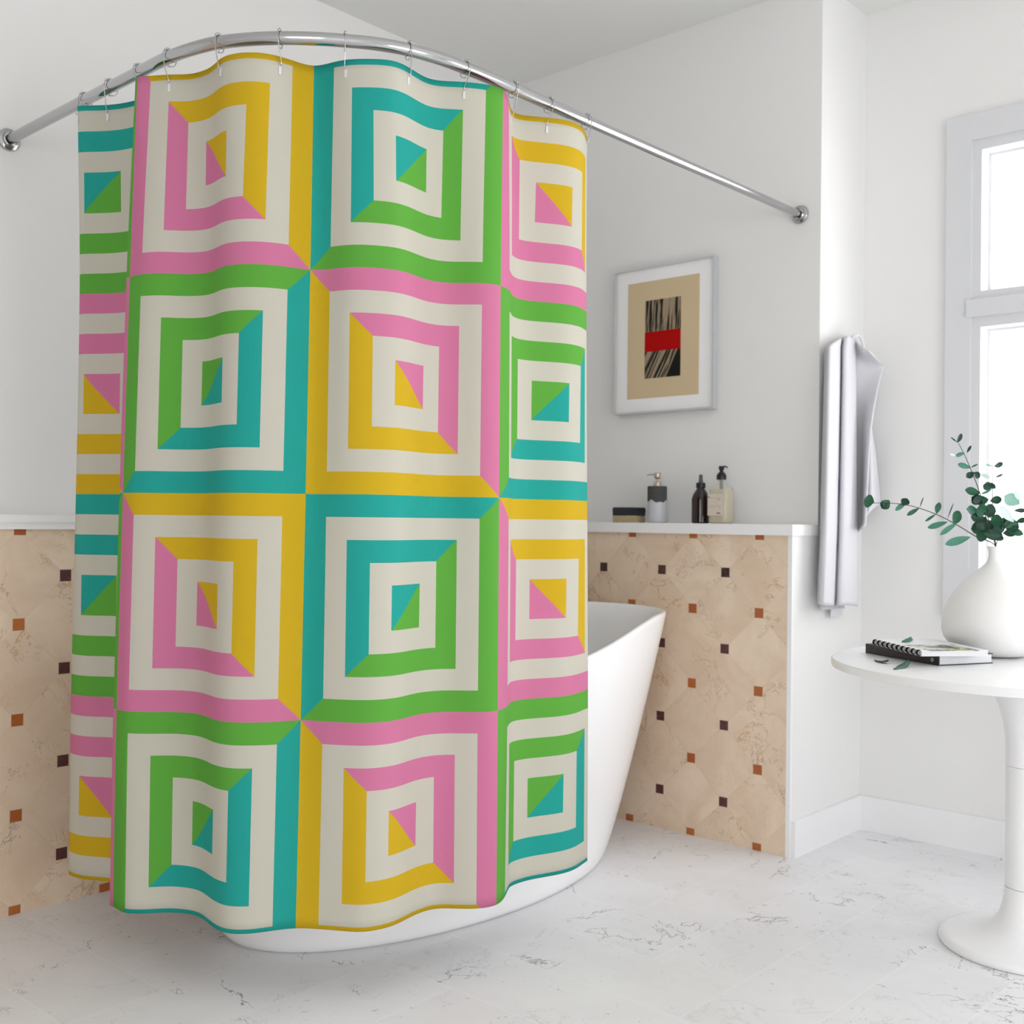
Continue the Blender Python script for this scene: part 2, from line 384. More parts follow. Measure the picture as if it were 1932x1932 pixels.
# =====================================================================  SHOWER CURTAIN
CTL={"T":[[-18.5,-2.5676,1.3493],[-17.7,-2.5846,1.3093],[-16.9,-2.5796,1.2743],[-16.0,-2.5585,1.277],[-14.0,-2.4788,1.328],[-13.0,-2.4174,1.3424],[-12.0,-2.3686,1.3356],[-11.0,-2.328,1.3084],[-10.5,-2.3178,1.2804],[-10.0,-2.2999,1.2725],[-9.0,-2.2698,1.2884],[-8.0,-2.2318,1.3123],[-7.0,-2.194,1.3396],[-6.0,-2.14,1.3498],[-4.0,-2.0443,1.338],[-3.0,-1.998,1.3579],[-2.0,-1.9703,1.3955],[-1.0,-1.9606,1.4447],[0.0,-1.9474,1.4918],[1.0,-1.8985,1.5084],[2.0,-1.8577,1.5246],[3.0,-1.8223,1.553],[4.0,-1.7964,1.592],[6.0,-1.8088,1.6985],[7.0,-1.7921,1.7354],[8.0,-1.7634,1.7673],[9.0,-1.7352,1.8107],[10.0,-1.7275,1.859],[11.0,-1.7601,1.9137],[12.0,-1.7957,1.963],[13.0,-1.8008,1.9996],[14.0,-1.777,2.0383],[16.0,-1.7355,2.1242],[17.0,-1.7435,2.1692],[18.0,-1.7655,2.2092],[18.5,-1.7754,2.2272]],"1":[[-18.5,-2.605,1.38],[-17.7,-2.622,1.34],[-16.9,-2.617,1.305],[-16.0,-2.5932,1.3032],[-14.0,-2.5066,1.3524],[-13.0,-2.4428,1.3602],[-12.0,-2.3937,1.3481],[-11.0,-2.3549,1.3165],[-10.5,-2.3507,1.2827],[-10.0,-2.3296,1.2776],[-9.0,-2.2838,1.2802],[-8.0,-2.2379,1.3043],[-7.0,-2.2061,1.3398],[-6.0,-2.1634,1.3637],[-4.0,-2.0702,1.3541],[-3.0,-2.0253,1.3648],[-2.0,-1.9886,1.3983],[-1.0,-1.968,1.4449],[0.0,-1.9521,1.4924],[1.0,-1.9127,1.5158],[2.0,-1.8645,1.5317],[3.0,-1.8295,1.5664],[4.0,-1.8091,1.6129],[6.0,-1.825,1.7131],[7.0,-1.8225,1.7584],[8.0,-1.795,1.7944],[9.0,-1.7566,1.8283],[10.0,-1.7441,1.8761],[11.0,-1.7639,1.9282],[12.0,-1.7909,1.9658],[13.0,-1.81,2.0106],[14.0,-1.8031,2.0568],[16.0,-1.7612,2.1518],[17.0,-1.7665,2.2008],[18.0,-1.7816,2.2344],[18.5,-1.7885,2.2495]],"3":[[-18.5,-2.6483,1.3931],[-17.7,-2.6653,1.3531],[-16.9,-2.6603,1.3181],[-16.0,-2.6056,1.313],[-14.0,-2.5232,1.359],[-13.0,-2.4621,1.364],[-12.0,-2.4166,1.35],[-11.0,-2.3826,1.3172],[-10.5,-2.383,1.2832],[-10.0,-2.3621,1.2778],[-9.0,-2.32,1.283],[-8.0,-2.2783,1.3155],[-7.0,-2.2431,1.3518],[-6.0,-2.1949,1.3737],[-4.0,-2.097,1.363],[-3.0,-2.0503,1.3693],[-2.0,-2.0111,1.4016],[-1.0,-1.9849,1.4449],[0.0,-1.9643,1.4913],[1.0,-1.9207,1.5173],[2.0,-1.8776,1.5416],[3.0,-1.8391,1.5744],[4.0,-1.8217,1.622],[6.0,-1.838,1.7187],[7.0,-1.8332,1.7672],[8.0,-1.8057,1.8065],[9.0,-1.7679,1.8416],[10.0,-1.7498,1.8885],[11.0,-1.7751,1.9491],[12.0,-1.7994,1.9833],[13.0,-1.8158,2.0208],[14.0,-1.8113,2.0662],[16.0,-1.7782,2.1663],[17.0,-1.7845,2.224],[18.0,-1.8006,2.2747],[18.5,-1.8079,2.2975]],"B":[[-18.5,-2.6685,1.4029],[-17.7,-2.6855,1.3629],[-16.9,-2.6805,1.3279],[-16.0,-2.6264,1.325],[-14.0,-2.5371,1.3663],[-13.0,-2.4761,1.3708],[-12.0,-2.4309,1.3564],[-11.0,-2.3974,1.3234],[-10.5,-2.3982,1.2893],[-10.0,-2.3774,1.2838],[-9.0,-2.3225,1.2832],[-8.0,-2.2814,1.3163],[-7.0,-2.2503,1.3542],[-6.0,-2.2073,1.3789],[-4.0,-2.1171,1.3729],[-3.0,-2.0582,1.3698],[-2.0,-2.0174,1.3999],[-1.0,-1.9945,1.4457],[0.0,-1.9697,1.4892],[1.0,-1.9308,1.5205],[2.0,-1.8869,1.5481],[3.0,-1.8475,1.5797],[4.0,-1.8313,1.6301],[6.0,-1.844,1.722],[7.0,-1.842,1.778],[8.0,-1.8108,1.8145],[9.0,-1.7736,1.8504],[10.0,-1.7581,1.9003],[11.0,-1.7815,1.9548],[12.0,-1.8098,1.9976],[13.0,-1.8229,2.0291],[14.0,-1.8222,2.079],[16.0,-1.7943,2.1833],[17.0,-1.7941,2.236],[18.0,-1.8079,2.2876],[18.5,-1.814,2.3107]]}
ZL={'T':2.033,'1':1.5895,'3':.6106,'B':.1588}
class Spl:
    def __init__(s,rows):
        s.x=np.array([r[0] for r in rows]); s.y=np.array([r[1:] for r in rows]); n=len(s.x); h=np.diff(s.x)
        A=np.eye(n); R=np.zeros((n,2))
        for i in range(1,n-1):
            A[i,i-1]=h[i-1]; A[i,i]=2*(h[i-1]+h[i]); A[i,i+1]=h[i]
            R[i]=6*((s.y[i+1]-s.y[i])/h[i]-(s.y[i]-s.y[i-1])/h[i-1])
        s.m=np.linalg.solve(A,R)
    def __call__(s,t):
        i=int(min(max(np.searchsorted(s.x,t)-1,0),len(s.x)-2)); h=s.x[i+1]-s.x[i]; a=(s.x[i+1]-t)/h; b=(t-s.x[i])/h
        return a*s.y[i]+b*s.y[i+1]+((a**3-a)*s.m[i]+(b**3-b)*s.m[i+1])*h*h/6
SP={k:Spl(v) for k,v in CTL.items()}
ZK=[ZL['B'],ZL['3'],ZL['1'],ZL['T']]
def curtain_pt(U,z):
    Y=[SP[k](U) for k in ('B','3','1','T')]
    i=0 if z<ZK[1] else (1 if z<ZK[2] else 2)
    def tan(k):
        if k==0: return (Y[1]-Y[0])/(ZK[1]-ZK[0])
        if k==3: return (Y[3]-Y[2])/(ZK[3]-ZK[2])
        return (Y[k+1]-Y[k-1])/(ZK[k+1]-ZK[k-1])
    h=ZK[i+1]-ZK[i]; t=(z-ZK[i])/h; a,b=tan(i)*h,tan(i+1)*h
    return (2*t**3-3*t**2+1)*Y[i]+(t**3-2*t**2+t)*a+(-2*t**3+3*t**2)*Y[i+1]+(t**3-t**2)*b
def vcoord(z):
    if z>1.5895: return 1+(z-1.5895)/(2.033-1.5895)*.926
    if z>1.1023: return (z-1.1023)/.4872
    return (z-1.1023)/.4916
NU=370; NZ=72
us=[-18.5+37*i/NU for i in range(NU+1)]; zs=[.1588+(2.033-.1588)*j/NZ for j in range(NZ+1)]
verts=[];
for z in zs:
    for U in us:
        p=curtain_pt(U,z); verts.append((p[0],p[1],z))
faces=[]
for j in range(NZ):
    for i in range(NU):
        a=j*(NU+1)+i; faces.append((a,a+1,a+NU+2,a+NU+1))
me=bpy.data.meshes.new('shower_curtain'); me.from_pydata(verts,[],faces)
uvl=me.uv_layers.new(name='UVMap')
for lp in me.loops:
    k=lp.vertex_index; uvl.data[lp.index].uv=(us[k%(NU+1)]/10,vcoord(zs[k//(NU+1)]))
cur=empty('shower_curtain',(-1.9474,1.4918,.1588))
tag(cur,'shower curtain printed with pink, yellow, teal and green concentric squares on cream','shower curtain')
cloth=link('fabric',me,M_['curtain'],cur,(1.9474,-1.4918,-.1588),smooth=True)
sm=cloth.modifiers.new('thickness','SOLIDIFY'); sm.thickness=.0012; sm.offset=0

# curtain rail: straight, quarter bend, straight
ROD=[(XA,1.318),(-2.8,1.315),(-2.6,1.313),(-2.42,1.312),(-2.28,1.311),(-2.19,1.317),(-2.102,1.336),(-2.032,1.369),(-1.965,1.416),(-1.908,1.470),(-1.868,1.518),(-1.834,1.565),(-1.804,1.627),(-1.785,1.700),(-1.777,1.784),(-1.774,1.873),(-1.774,2.1),(-1.774,2.5),(-1.774,3.0),(-1.774,YB)]
ZR=2.073
rodc=cr([(x,y,ZR) for x,y in ROD],6)
rail=empty('curtain_rail',(-1.774,YB,ZR)); tag(rail,'curved chrome shower curtain rail fixed between the left wall and back wall','curtain rail')
rl=(1.774,-YB,-ZR)
split=[i for i,p in enumerate(rodc) if p.y<2.205][-1]
tube('bent_tube',rodc[:split+1],.0140,M_['chrome'],rail,28,rl)
tube('straight_tube',rodc[split-1:],.0128,M_['chrome'],rail,28,rl)
fl=[(0,0),(.030,0),(.0305,.003),(.029,.007),(.024,.0095),(.0215,.010),(.0205,.016),(.0175,.0175),(.0170,.010)]
lathe('wall_flange',fl,M_['chrome'],rail,rl,seg=40,M=Matrix.Translation((XA,1.318,ZR))@Matrix.Rotation(PI/2,4,'Y'))
lathe('wall_flange',fl,M_['chrome'],rail,rl,seg=40,M=Matrix.Translation((-1.774,YB,ZR))@Matrix.Rotation(PI/2,4,'X'))

# twelve roller hooks
def rod_at(px):
    best=min(range(len(rodc)-1),key=lambda i:abs(projx((rodc[i]+rodc[i+1])/2)-px))
    i=min(range(len(rodc)*20-20),key=lambda k:abs(projx(rodc[k//20].lerp(rodc[k//20+1],(k%20)/20))-px))
    P=rodc[i//20].lerp(rodc[i//20+1],(i%20)/20); T=(rodc[i//20+1]-rodc[i//20]).normalized(); return P,T
HK=[(161,-16.6,'at the far left end of the cloth'),
    (209,-14.6,'over the narrow left strip of curtain'),
    (264,-10.9,'where the pink left edge folds behind'),
    (320,None,'above the left part of the yellow topped square'),
    (414,None,'above the raised yellow hem wave'),
    (529,None,'beside the yellow band near the centre of the curtain'),
    (651,None,'just right of the teal and yellow centre seam'),
    (771,None,'above the middle of the teal topped square'),
    (878,None,'left of the green vertical band'),
    (968,None,'in the gap right of the pink fold'),
    (1036,None,'over the right yellow hemmed strip'),
    (1106,18.2,'at the right end corner of the curtain')]
EY={320:320,414:417,529:528,651:653,771:770,878:876,968:963.5,1036:1032}
ball_me=None
bmb=bmesh.new(); bmesh.ops.create_icosphere(bmb,subdivisions=2,radius=.0032); ball_me=bpy.data.meshes.new('roller_ball'); bmb.to_mesh(ball_me); bmb.free(); ball_me.materials.append(M_['chrome'])
for p in ball_me.polygons: p.use_smooth=True
ZE=2.016
for px,U,where in HK:
    P,T=rod_at(px)
    n=V(T.y,-T.x,0); n.normalize()
    if n.dot(CAM-P)<0: n=-n
    if U is None:
        cand=[-9.3+28*k/1400 for k in range(1401)]
        U=min(cand,key=lambda q:abs(projx(V(*curtain_pt(q,ZE),ZE))-EY[px])+(.6 if q>15 and px<1000 else 0))
    cp=curtain_pt(U,ZE); dp=curtain_pt(U+.1,ZE)-curtain_pt(U-.1,ZE); cn=V(dp[1],-dp[0],0).normalized(); E=V(*cp,ZE)
    if cn.dot(CAM-E)<0: cn=-cn
    h=empty('curtain_hook',P); tag(h,'chrome roller curtain hook '+where,'curtain hook','chrome hooks along the curtain rail')
    Z=V(0,0,1); R_=.0165
    pts=[E-cn*.006+Z*.016,E-cn*.007+Z*.006,E-cn*.003-Z*.002,E+cn*.004-Z*.002,E+cn*.007+Z*.006,(E+cn*.006).lerp(P+n*R_-Z*.012,.5),P+n*R_-Z*.008,P+n*R_*1.05]
    for a in (30,60,90,120,150,180): pts.append(P+n*R_*1.05*math.cos(math.radians(a))+Z*(R_*1.08*math.sin(math.radians(a))))
    pts+=[P-n*R_-Z*.009,P-n*.012-Z*.017,P-n*.004-Z*.0205,P+n*.002-Z*.0215]
    tube('wire',cr(pts,4),.00115,M_['chrome'],h,8,tuple(-P))
    for a in (46,68,90,112,134):
        b=bpy.data.objects.new('roller_ball',ball_me); COL.objects.link(b); b.parent=h; b.location=n*.0172*math.cos(math.radians(a))+Z*.0172*math.sin(math.radians(a))
    for q in (P+n*.003-Z*.0218,E-cn*.006+Z*.0175):
        b=bpy.data.objects.new('end_ball',ball_me); COL.objects.link(b); b.parent=h; b.location=q-P; b.scale=(.75,)*3
    # reinforced buttonhole in the cloth
    mt=Matrix((( *V(0,0,0),0),)*4) if False else None
    bm=bmesh.new(); add_box(bm,-.0027,.0027,-.0008,.0008,-.021,-.001); 
    rot=Matrix.Translation(E+cn*.0010)@Matrix.Rotation(math.atan2(cn.y,cn.x)+PI/2,4,'Z')
    bmesh.ops.transform(bm,matrix=rot,verts=bm.verts[:])
    from_bm('buttonhole',bm,M_['plastic_clear'],cur,(1.9474,-1.4918,-.1588))

# =====================================================================  BATHTUB
TC=(-2.33,2.25)
def sup(phi,a,b,n):
    c,s=math.cos(phi),math.sin(phi); return (a*abs(c)**(2/n)*(1 if c>=0 else -1),b*abs(s)**(2/n)*(1 if s>=0 else -1))
def rimz(y):
    t=min(1,abs(y-TC[1])/.62); t=t*t*(3-2*t); return .668+.095*t
NP=128
def ring(bm,s,da=0,zoff=0,flat=None,inner=False):
    g=s**.82 if not inner else s
    a=.338+(.457-.338)*g; b=.668+(.893-.668)*g; n=2.0+.35*g; out=[]
    for k in range(NP):
        ph=2*PI*k/NP; x,y=sup(ph,a-da,b-da,n)
        z=(rimz(TC[1]+y)*s if flat is None else flat)+zoff
        out.append(bm.verts.new((TC[0]+x,TC[1]+y,z)))
    return out
bm=bmesh.new(); rings=[ring(bm,0,.012,0,0.0),ring(bm,.004,.004,.0,.004),ring(bm,.012,0,0,.014)]
for s in [.03,.06,.1,.16,.24,.34,.44,.54,.64,.74,.84,.92,.97,.99]: rings.append(ring(bm,s))
rings.append(ring(bm,1,.001,-.002)); rings.append(ring(bm,1,.004,.0015)); rings.append(ring(bm,1,.010,.003)); rings.append(ring(bm,1,.018,.001)); rings.append(ring(bm,1,.022,-.006))
for s in [.96,.9,.8,.7,.58,.46,.36,.29,.25]: rings.append(ring(bm,s,.030,0))
def inner(s,da,z):
    out=[]
    for k in range(NP):
        ph=2*PI*k/NP; x,y=sup(ph,.338-da,.70-da,2.1); out.append(bm.verts.new((TC[0]+x,TC[1]+y,z)))
    return out
rings.append(inner(0,.03,.15)); rings.append(inner(0,.07,.115)); rings.append(inner(0,.16,.10)); rings.append(inner(0,.27,.098))
for a,b in zip(rings,rings[1:]):
    for k in range(NP): bm.faces.new((a[k],a[(k+1)%NP],b[(k+1)%NP],b[k]))
bm.faces.new(rings[0]); bm.faces.new(rings[-1])
tub=from_bm('bathtub',bm,M_['acrylic'],smooth=True)
tag(tub,'white freestanding oval bathtub with flared rim standing behind the curtain','bathtub')

# =====================================================================  FRAMED PRINT
ART=empty('framed_print',(-2.299,YB,1.7145)); tag(ART,'silver framed abstract print with a red band on tan paper, hung on back wall','picture')
al=(2.299,-YB,-1.7145); ax0,ax1,az0,az1=-2.515,-2.083,1.447,1.982; Yf=3.332
bm=bmesh.new(); f=.0065
add_box(bm,ax0,ax0+f,Yf,YB,az0,az1); add_box(bm,ax1-f,ax1,Yf,YB,az0,az1); add_box(bm,ax0+f,ax1-f,Yf,YB,az0,az0+f); add_box(bm,ax0+f,ax1-f,Yf,YB,az1-f,az1)
from_bm('frame',bm,M_['silver'],ART,al)
box('mount',ax0+f,ax1-f,Yf+.008,YB-.005,az0+f,az1-f,M_['mat_white'],ART,loc=al)
box('paper',-2.457,-2.147,Yf+.0068,Yf+.008,1.502,1.9285,M_['paper'],ART,loc=al)
me=bpy.data.meshes.new('brush_drawing'); x0,x1,z0,z1=-2.379,-2.224,1.573,1.8575; yy=Yf+.0062
me.from_pydata([(x0,yy,z0),(x1,yy,z0),(x1,yy,z1),(x0,yy,z1),(x0,yy+.0006,z0),(x1,yy+.0006,z0),(x1,yy+.0006,z1),(x0,yy+.0006,z1)],[],[(0,1,2,3),(7,6,5,4),(0,4,5,1),(1,5,6,2),(2,6,7,3),(3,7,4,0)])
ul=me.uv_layers.new(name='UVMap')
for lp in me.loops:
    k=lp.vertex_index%4; ul.data[lp.index].uv=[(0,0),(1,0),(1,1),(0,1)][k]
link('brush_drawing',me,M_['art'],ART,al)
box('red_band',x0,x1,yy-.0006,yy,1.6705,1.7418,M_['red'],ART,loc=al)

# =====================================================================  THINGS ON THE LEDGE (sizes from sight lines at y=3.27)
YL=3.272; ZLG=1.047
def lx(px): return onY(px,988,YL).x
def scale_at(px): return (onY(px,988,YL)-CAM).dot(RW)/F_PX
# soap
s0,s1=lx(1161),lx(1212); k=scale_at(1186); xm=(s0+s1)/2
soap=empty('soap_bar',(xm,YL,ZLG)); tag(soap,'two-tone soap bar, navy over oatmeal beige, at the left end of the ledge','soap')
hw_=(s1-s0)/2-.008
def wavy(name,z0,z1,mat,par,seed,hx,hy,top=True):
    bm=bmesh.new(); add_box(bm,-hx,hx,-hy,hy,z0,z1); bmesh.ops.subdivide_edges(bm,edges=bm.edges[:],cuts=5,use_grid_fill=True)
    r_=random.Random(seed)
    for v in bm.verts:
        v.co+=V(r_.uniform(-1,1),r_.uniform(-1,1),r_.uniform(-.3,1) if v.co.z>z0+.001 else 0)*.0012
    bevel(bm,.0015,1,60); return from_bm(name,bm,mat,par,auto=60)
wavy('beige_soap',0,.026,simple('oatmeal_soap',(.46,.37,.22),.7,var=.3,scale=90),soap,3,hw_,.028)
wavy('navy_soap',.0245,.054,M_['navy_soap'],soap,5,hw_+.001,.0285)
# concrete dispenser
k=scale_at(1240); cx=(lx(1222)+lx(1257))/2; R_=.0335
dis=empty('soap_dispenser',(cx,YL,ZLG)); tag(dis,'cylindrical soap dispenser, dark grey above a white glaze with a metal pump','soap dispenser')
lathe('white_base',[(0,0),(R_-.003,0),(R_,.003),(R_,.085)],M_['stone_white'],dis)
# dark upper body with a wavy lower edge
bm=bmesh.new(); seg=64; r2=R_+.0008; lo=[];hi=[]
for i in range(seg):
    a=2*PI*i/seg; zl=.076+.004*math.sin(3*a+.5)+.0025*math.sin(7*a)
    lo.append(bm.verts.new((r2*math.cos(a),r2*math.sin(a),zl))); hi.append(bm.verts.new((r2*math.cos(a),r2*math.sin(a),.128)))
top=[bm.verts.new(((r2-.002)*math.cos(2*PI*i/seg),(r2-.002)*math.sin(2*PI*i/seg),.130)) for i in range(seg)]
for A_,B_ in ((lo,hi),(hi,top)):
    for i in range(seg): bm.faces.new((A_[i],A_[(i+1)%seg],B_[(i+1)%seg],B_[i]))
bm.faces.new(top); from_bm('dark_body',bm,M_['concrete'],dis,auto=40)
pm=lathe('pump',[(0,.130),(.0145,.130),(.0145,.138),(.012,.145),(.006,.1475),(.0035,.150),(.0035,.154),(.009,.157),(.0115,.162),(.0115,.176),(.0105,.178),(0,.178)],M_['brass'],dis)
d=V(-.96,-.25,0); add=[V(0,0,.171)+d*.008,V(0,0,.1715)+d*.025,V(0,0,.169)+d*.040]
tube('nozzle',add,[.0028,.0024,.0020],M_['brass'],dis)
# dark spray bottle
cx=(lx(1304)+lx(1336))/2; R_=.0305
sb=empty('spray_bottle',(cx,YL+.005,ZLG)); tag(sb,'dark brown glass spray bottle with black collar standing on the ledge','bottle')
lathe('bottle_body',[(0,0),(R_-.004,0),(R_,.004),(R_,.080),(R_*.97,.088),(R_*.86,.099),(R_*.68,.109),(R_*.5,.116),(.0135,.121),(.0130,.127)],M_['brown_glass'],sb)
lathe('collar',[(.0125,.122),(.0155,.122),(.0160,.124),(.0160,.138),(.0150,.140),(0,.140)],M_['black_plastic'],sb,seg=36)
lathe('spray_nozzle',[(.0085,.140),(.0080,.145),(.0068,.150),(.0062,.166),(.0055,.168),(0,.168)],M_['grey_plastic'],sb,seg=28)
# clear pump bottle
cx=(lx(1341)+lx(1381))/2; hwid=.0375
pb=empty('pump_bottle',(cx,YL-.002,ZLG)); tag(pb,'clear pump bottle of pale yellow soap with cream label and black pump','bottle')
def rsq(bm,prof,n=4.2,seg=56):
    rings=[]
    for w_,z in prof:
        rings.append([bm.verts.new((*[c for c in sup(2*PI*i/seg,w_,w_*.82 if w_>.014 else w_,n if w_>.02 else 2)],z)) for i in range(seg)])
    for A_,B_ in zip(rings,rings[1:]):
        for i in range(seg): bm.faces.new((A_[i],A_[(i+1)%seg],B_[(i+1)%seg],B_[i]))
    bm.faces.new(rings[0]); bm.faces.new(rings[-1])
bm=bmesh.new(); rsq(bm,[(hwid-.005,0),(hwid-.001,.003),(hwid,.008),(hwid,.112),(hwid-.003,.120),(hwid-.010,.128),(.019,.136),(.0135,.141),(.0130,.150)])
from_bm('bottle_body',bm,M_['bottle_clear'],pb,auto=50)
bm=bmesh.new(); rsq(bm,[(hwid-.007,.002),(hwid-.003,.005),(hwid-.0022,.010),(hwid-.0022,.112),(hwid-.005,.1165)])
from_bm('liquid_soap',bm,M_['liquid'],pb,auto=50)
lathe('pump_collar',[(0,.149),(.0160,.149),(.0165,.151),(.0165,.164),(.0120,.171),(.0070,.175),(.0060,.180),(.0090,.184),(.0095,.193),(.0085,.195),(0,.195)],M_['black_plastic'],pb,seg=36)
tube('pump_spout',[V(0,0,.191),V(.012,-.004,.193),V(.024,-.008,.192),V(.029,-.010,.188)],[.0032,.003,.0024,.002],M_['black_plastic'],pb)
tube('dip_tube',[V(0,0,.150),V(.001,0,.095)],.0062,M_['grey_plastic'],pb)
lb=box('label',-hwid*.80-.004,.0235,-hwid*.82-.0006,-hwid*.82+.001,.027,.101,M_['label'],pb)
for (u0,u1,zz,hh,mm) in ((-.032,-.026,.087,.004,'ink'),(-.026,.018,.086,.0012,'faint_ink'),(.003,.016,.080,.003,'faint_ink'),(-.033,.018,.060,.0012,'faint_ink'),(-.033,.000,.055,.0012,'faint_ink'),(.009,.017,.053,.0025,'faint_ink'),(.001,.016,.0335,.0032,'ink')):
    box('label_print',u0,u1,-hwid*.82-.0010,-hwid*.82-.0005,zz,zz+hh,M_[mm],lb)

# =====================================================================  TOWELLING ROBE ON THE SIDE WALL
def tw(px,py,off): return onX(px,py,XS+off)
def lerp_tab(tab,y):
    if y<=tab[0][0]: return tab[0][1]
    for (a,b),(c,d) in zip(tab,tab[1:]):
        if y<=c: return b+(d-b)*(y-a)/(c-a)
    return tab[-1][1]
towel=empty('bath_towel',tw(1600,650,.0)); tag(towel,'white bath towel hanging in long folds from the side wall','towel'); tl=tuple(-towel.location)
def panel(name,yt,yb,L,R_,offs,nx=44,ny=60,hem=None,par=towel):
    vs=[];fs=[]
    for j in range(ny+1):
        t=j/ny
        for i in range(nx+1):
            a=i/nx; y0=yt(a); y1=yb(a); y=y0+(y1-y0)*t; xl=lerp_tab(L,y); xr=lerp_tab(R_,y)
            vs.append(tw(xl+(xr-xl)*a,y,offs(a,t)))
    for j in range(ny):
        for i in range(nx):
            q=j*(nx+1)+i; fs.append((q,q+1,q+nx+2,q+nx+1))
    me=bpy.data.meshes.new(name); me.from_pydata([tuple(v) for v in vs],[],fs); o=link(name,me,M_['towel'],par,tl,smooth=True)
    m=o.modifiers.new('thickness','SOLIDIFY'); m.thickness=.005; m.offset=0; return o
LA=[(640,1563),(655,1557),(700,1555.5),(850,1552),(1000,1548),(1142,1542)]
RA=[(630,1612),(700,1614.5),(1000,1617.5),(1145,1617.5)]
def offA(a,t):
    c=.53-.10*t; d=abs(a-c); v=.020*math.exp(-(d/.075)**2)
    base=.052+.014*math.sin(PI*min(1,a/c)) if a<c else .046+.020*math.sin(PI*min(1,(a-c)/(1-c)*.85))
    edge=.035*math.exp(-(a/.07)**2)
    return max(.012,base-v-edge-.012*(1-t)**3)
panel('front_drape',lambda a:655-22*math.sin(PI*min(1,a*1.15)*.5) ,lambda a:1140+5*a+2*math.sin(6*a),LA,RA,offA)
RB=[(640,1621),(652,1630),(662,1640),(675,1652),(690,1667),(705,1664),(730,1657),(770,1649),(810,1643),(850,1640),(900,1637.5),(960,1634.5),(990,1633),(1006,1619)]
panel('side_drape',lambda a:640+22*a,lambda a:1008-12*a,[(640,1613),(1008,1616.5)],RB,lambda a,t:.030+.080*a-.02*math.sin(PI*a)*t,nx=20)
RC=[(790,1640),(806,1643),(850,1651),(900,1656.5),(945,1661),(958,1655),(972,1642),(990,1634)]
panel('back_drape',lambda a:800,lambda a:985-32*a,[(790,1636),(990,1630)],RC,lambda a,t:.050+.050*a+.02*math.sin(4*a),nx=16,ny=30)
panel('lining',lambda a:1100,lambda a:1151-3*a,[(1000,1549),(1151,1548)],[(1000,1594),(1151,1592)],lambda a,t:.018+.006*math.sin(5*a),nx=16,ny=8)
tube('hanging_loop',cr([tw(1606,640,.05),tw(1611,634,.062),tw(1619,632.5,.07),tw(1625,638,.075),tw(1628.5,650,.08),tw(1630,664,.085)],5),.0045,M_['towel'],towel,10,tl)
box('care_label',*[0]*0,**{}) if False else None
a_,b_=tw(1568,1149,.02),tw(1589,1161,.02)
box('care_label',XS+.018,XS+.020,min(a_.y,b_.y),max(a_.y,b_.y),b_.z,a_.z,M_['plastic_clear'],towel,loc=tl)
pk=tw(1600,650,0)
peg=empty('wall_peg',(XS,pk.y,pk.z)); tag(peg,'small round white wall peg behind the top of the hanging towel','peg')
lathe('peg_body',[(0,0),(.014,0),(.014,.004),(.006,.007),(.006,.024),(.010,.027),(0,.029)],M_['trim'],peg,M=Matrix.Rotation(PI/2,4,'Y'),seg=28)

# =====================================================================  PEDESTAL TABLE
TX,TY=-.915,2.935; TH=.705; TR=.472
tab=empty('pedestal_table',(TX,TY,0)); tag(tab,'round white pedestal table with a flared trumpet base, cut by right edge','table')
lathe('table_top',[(0,TH-.0225),(TR-.006,TH-.0225),(TR-.001,TH-.020),(TR,TH-.016),(TR,TH-.004),(TR-.003,TH-.0005),(TR-.007,TH),(0,TH)],M_['lacquer'],tab,seg=160)
lathe('upper_flare',[(.112,TH-.0225),(.109,TH-.030),(.094,TH-.050),(.078,TH-.078),(.064,TH-.110),(.055,TH-.145),(.0495,TH-.19),(.0485,.452)],M_['lacquer'],tab,seg=72)
lathe('column',[(.0475,.451),(.0475,.449),(.0480,.447),(.0480,.152),(.0475,.150)],M_['lacquer'],tab,seg=72)
lathe('base',[(.0485,.149),(.049,.130),(.053,.105),(.062,.078),(.080,.053),(.108,.036),(.145,.0275),(.185,.0235),(.196,.021),(.202,.014),(.203,.007),(.200,.0015),(.196,0),(0,0)],M_['lacquer'],tab,seg=120)

# =====================================================================  VASE AND EUCALYPTUS
VX,VY=-1.037,3.062; vase_c=V(VX,VY,TH); Dv=(vase_c-CAM).dot(RW); kk=Dv/F_PX; yb=projy(vase_c)
prof=[(0,1233),(36,1233),(52,1230.5),(66,1225),(82,1213),(92,1200),(96.5,1184),(96,1168),(91.5,1148),(84,1130),(73,1112),(60,1097),(47,1084.5),(35,1074),(25,1066),(18,1059),(14,1053),(12.8,1046),(12.6,1038),(13.6,1032),(15.5,1028),(15.2,1026.8),(13,1027.2),(10.5,1032),(10,1045),(13,1060)]
pr=[(r_*kk*.985,max(0,(yb-y)*kk)) for r_,y in prof]; z0_=pr[1][1]
pr=[(a,max(0,b-z0_)*(1.0)) for a,b in pr]
vase=lathe('vase',pr,M_['ceramic'],None,(VX,VY,TH),seg=96,auto=60)
tag(vase,'bulbous matt white ceramic vase with a narrow neck holding eucalyptus','vase')
def zc(x,y): return (1600+x*.17184,800+y*.17184)
